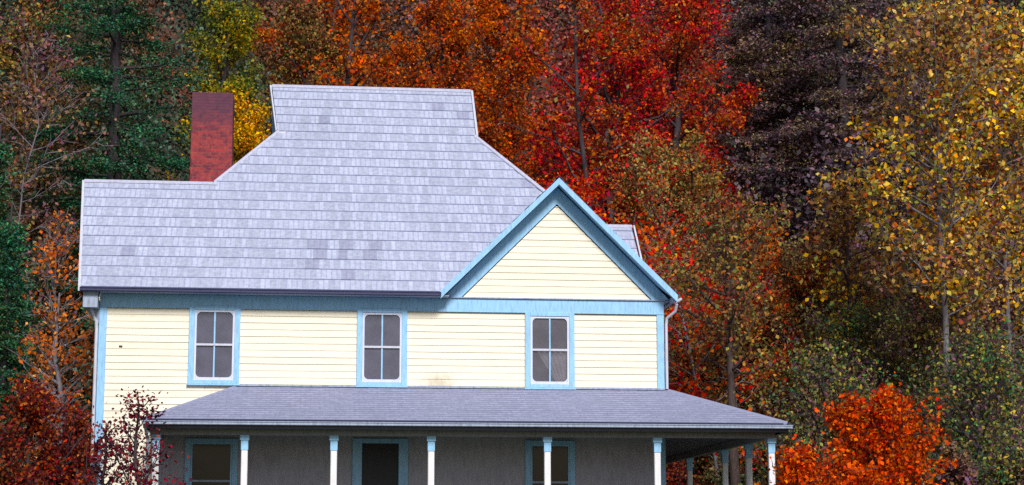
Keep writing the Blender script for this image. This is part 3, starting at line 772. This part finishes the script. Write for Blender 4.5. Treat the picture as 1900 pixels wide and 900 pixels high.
T = [
 # left
 ('hemlock', 'tall dark green hemlock standing behind the brick chimney', 240, -330, 62, 560, 'con1', 'hemlock', 'dark'),
 ('hemlock', 'smaller dark hemlock at the left edge, beside the pale bare branches', 15, 230, 57, 200, 'con2', 'hemlock', 'dark'),
 ('broadleaf_tree', 'thin tree with pale bare branches and rusty leaves at the left edge', 45, -60, 59, 270, 'sparse', 'purple', 'grey'),
 ('broadleaf_tree', 'rust brown tree with dark trunk between left edge and tall hemlock', 75, -110, 66, 250, 'b3', 'olive', 'dark'),
 ('broadleaf_tree', 'golden yellow tree just above and right of the chimney top', 452, 62, 59, 215, 'b1', 'gold', 'dark'),
 ('broadleaf_tree', 'tall yellow green tree rising over the chimney beside the hemlock', 415, -120, 66, 230, 'b2', 'yelgreen', 'dark'),
 ('broadleaf_tree', 'low olive tree between the chimney and the top roof gablet', 478, 205, 57, 130, 'b3', 'yelgreen', 'dark'),
 ('broadleaf_tree', 'olive brown tree above the left end of the top roof ridge', 540, -90, 74, 230, 'b1', 'olive', 'dark'),
 ('broadleaf_tree', 'tree with forked dark trunk above the top roof ridge', 650, -420, 66, 260, 'limb', 'orange', 'dark'),
 ('broadleaf_tree', 'dusky rust tree behind the forked dark trunk', 680, -160, 76, 280, 'b3', 'orange', 'dark'),
 ('broadleaf_tree', 'dull brown tree low behind the middle of the top ridge', 690, 100, 62, 280, 'b2', 'olive', 'dark'),
 ('broadleaf_tree', 'bright rust orange tree above the right half of the top ridge', 800, -90, 70, 270, 'b1', 'orange', 'dark'),
 ('broadleaf_tree', 'orange tree right of the top ridge end, against crimson trees', 915, 40, 65, 200, 'b2', 'orange', 'dark'),
 # centre red
 ('maple_tree', 'crimson maple with two dark leaning limbs above the gable', 1075, -330, 63, 340, 'limb', 'crimson', 'dark'),
 ('maple_tree', 'large crimson maple crown behind the two dark leaning limbs', 1080, -110, 70, 320, 'b1', 'crimson', 'dark'),
 ('maple_tree', 'low scarlet maple directly behind the blue gable peak', 1040, 235, 58, 250, 'b2', 'scarlet', 'dark'),
 ('maple_tree', 'tall crimson maple right of the gable, topmost red crown', 1265, -120, 74, 290, 'b2', 'crimson', 'dark'),
 ('maple_tree', 'orange red maple between the rust tree and the large crimson maple', 960, -130, 76, 240, 'b3', 'orange', 'dark'),
 ('broadleaf_tree', 'olive and red tree between the gable peak and the dark evergreen', 1240, 190, 63, 300, 'b1', 'redolive', 'grey'),
 ('broadleaf_tree', 'olive tree below the tall crimson maple, beside dark evergreen', 1395, 175, 64, 250, 'b3', 'olive', 'dark'),
 ('maple_sapling', 'young red maple with curved thin trunk right of the gable', 1345, 330, 55, 290, 'sap', 'scarlet', 'grey'),
 ('maple_tree', 'crimson and olive maple just right of the gable slope', 1185, 330, 58, 220, 'b1', 'redolive', 'dark'),
 ('broadleaf_tree', 'small orange leaved tree left of the big yellow leaved tree', 1425, 320, 57, 170, 'b3', 'orange', 'dark'),
 # right
 ('dark_evergreen', 'dark purple green evergreen behind the big yellow leaved tree', 1540, -300, 74, 460, 'con2', 'darkev', 'dark'),
 ('dark_evergreen', 'shaded evergreen just left of the tallest dark evergreen', 1430, -200, 77, 380, 'con1', 'darkev', 'dark'),
 ('tulip_tree', 'big tree with bright yellow orange leaves and pale straight trunk', 1722, -130, 49, 350, 'tulip', 'tulip', 'grey'),
 ('tulip_tree', 'yellow leaved tree at the right edge with thin grey trunk', 1838, -110, 51, 330, 'tulip2', 'tulip', 'grey'),
 ('tulip_tree', 'shorter golden leaved tree on the left flank of the big yellow tree', 1575, 220, 55, 190, 'tulip2', 'tulip', 'brown'),
 ('broadleaf_tree', 'tree with thick brown trunk beyond the porch roof end', 1348, 330, 50.5, 300, 'high', 'olive', 'brown'),
 ('broadleaf_tree', 'olive brown tree behind the thick brown trunk', 1320, 500, 57, 330, 'b1', 'olive', 'dark'),
 ('broadleaf_tree', 'muted brown tree between porch roof corner and yellow tree', 1465, 365, 56, 260, 'b1', 'redolive', 'dark'),
 ('broadleaf_tree', 'dark green tree under the pale straight trunk', 1640, 520, 52, 340, 'b3', 'green', 'dark'),
 ('broadleaf_tree', 'purple brown tree between the two pale trunks', 1780, 330, 57, 320, 'b2', 'purple', 'dark'),
 ('broadleaf_tree', 'purple brown tree left of the pale straight trunk', 1610, 390, 58, 300, 'b1', 'purple', 'dark'),
 ('broadleaf_tree', 'dark green tree low at the right edge', 1830, 590, 49, 330, 'b4', 'green', 'dark'),
 ('broadleaf_tree', 'dark green and purple tree behind the orange red shrub', 1740, 600, 48, 280, 'b4', 'green', 'dark'),
 ('broadleaf_tree', 'dark green tree just above the porch roof corner', 1455, 600, 49, 250, 'b4', 'green', 'dark'),
 ('broadleaf_tree', 'low red and olive tree hugging the right wall above the porch roof', 1265, 575, 56, 150, 'b3', 'redolive', 'dark'),
 # left lower
 ('dark_evergreen', 'very dark evergreen low at the left edge below bare branches', 30, 380, 50, 240, 'con2', 'hemlock', 'dark'),
 ('broadleaf_tree', 'sparse tree with copper leaves beside the left wall', 110, 470, 44, 190, 'copper', 'copper', 'grey'),
 ('broadleaf_tree', 'sparse brown tree close behind the left roof edge', 120, 300, 55, 170, 'sparse', 'copper', 'grey'),
]
for i, (k, lb, px, top, Y, wpx, pk, lm, bk) in enumerate(T):
    place(k, lb, px, top, Y, wpx, pk, lm, bk, seed=i + 1)

# shrubs
place('shrub', 'bright orange red pointed shrub in front of the porch corner', 1600, 722, 36.2, 400, 'bush', 'flame', 'brown', 'shrub', .4, seed=61)
place('shrub', 'low orange red shrub touching the rightmost porch post', 1480, 800, 36.0, 200, 'bush2', 'flame', 'brown', 'shrub', 2.1, seed=62)
place('shrub', 'dark rust red shrub at the lower left corner by the wall', 60, 690, 38.2, 330, 'bush2', 'rust', 'dark', 'shrub', 1.2, seed=63)
place('shrub', 'second rust red shrub against the left corner board', 140, 720, 38.8, 170, 'bush', 'rust', 'dark', 'shrub', 3.2, seed=64)
place('shrub', 'wispy wine red shrub growing over the left end of the porch', 245, 690, 36.3, 230, 'wisp', 'wine', 'dark', 'shrub', 0, seed=65)
place('shrub', 'thin wine red shrub low on the cream wall by the left corner', 210, 740, 37.2, 130, 'wisp', 'wine', 'dark', 'shrub', 2, seed=66)
place('shrub', 'grey green shrub seen under the side porch ceiling', 1345, 848, 51.5, 170, 'bush', 'shrubgreen', 'dark', 'shrub', 0, seed=67)
place('shrub', 'dark wine shrub seen under the far end of the side porch', 1262, 830, 53, 110, 'bush2', 'rust', 'dark', 'shrub', 1, seed=68)
place('shrub', 'dark green shrub in the lower right corner', 1860, 800, 40, 190, 'bush2', 'green', 'dark', 'shrub', 1, seed=69)
place('shrub', 'dusky shrub between the orange red shrub and the right corner', 1770, 800, 42, 170, 'bush', 'purple', 'dark', 'shrub', 5, seed=70)

# ------------------------------------------------------------------ the wooded hillside: countless far crowns reading as one mass
def woodland():
    rg = np.random.default_rng(77); cs = []; hs = []
    pal = {'g': [(.03, .10, .06), (.06, .13, .07)], 'y': [(.30, .19, .03), (.16, .15, .03)], 'o': [(.34, .09, .02), (.22, .07, .03), (.12, .06, .035)],
           'r': [(.36, .02, .03), (.24, .02, .03), (.34, .08, .025)], 'l': [(.13, .11, .035), (.10, .07, .035)], 'p': [(.11, .06, .11), (.17, .08, .12), (.10, .09, .10)]}
    for Y in np.arange(60, 122, 4.2):
        half = .31 * Y + 6
        for x in np.arange(-half, half, 3.4):
            xx, yy = x + rg.uniform(-1.5, 1.5), Y + rg.uniform(-2, 2)
            if xx > 8 and yy < 62: continue
            u = .5 + xx / yy / .543
            z = ('gglo' if u < .22 else 'yloo' if u < .34 else 'ooolp' if u < .5 else 'rrorl' if u < .72 else 'pppl' if u < .86 else 'ppplg')
            k = z[rg.integers(len(z))]; base = pal[k]
            gz = float(ground_z(xx, yy)); Hh = rg.uniform(5, 10); Rr = rg.uniform(1.6, 2.8); n = 1500
            ang = rg.normal(size=(14, 3)); ang /= np.linalg.norm(ang, axis=1)[:, None]
            cl = np.array([xx, yy, gz + Hh * .55]) + ang * np.array([Rr, Rr, Hh * .42]) * rg.uniform(.3, 1, (14, 1))
            idx = rg.integers(0, 14, n); c = cl[idx] + rg.normal(0, .55, (n, 3)); c[:, 2] = np.maximum(c[:, 2], gz)
            cs.append(c); bc = np.array(base)[rg.integers(0, len(base), n)] * rg.uniform(.2, 1.3, (n, 1)) * .8; hs.append(bc)
    C_ = np.concatenate(cs); H_ = np.concatenate(hs)
    Q = leaves_np(rg, C_, .19, .7)
    m = bpy.data.materials.new('woodland_leaves'); m.use_nodes = True; n = m.node_tree; b = n.nodes['Principled BSDF']
    a = nd(n, 'ShaderNodeAttribute'); a.attribute_name = 'hue'; n.links.new(a.outputs['Color'], b.inputs['Base Color']); b.inputs['Roughness'].default_value = .6
    me = quads_mesh('woodland', Q, m, H_); o = bpy.data.objects.new('woodland', me); col.objects.link(o)
    tag(o, 'far mass of autumn woods covering the steep hillside behind the house', 'woodland', kind='stuff')
woodland()
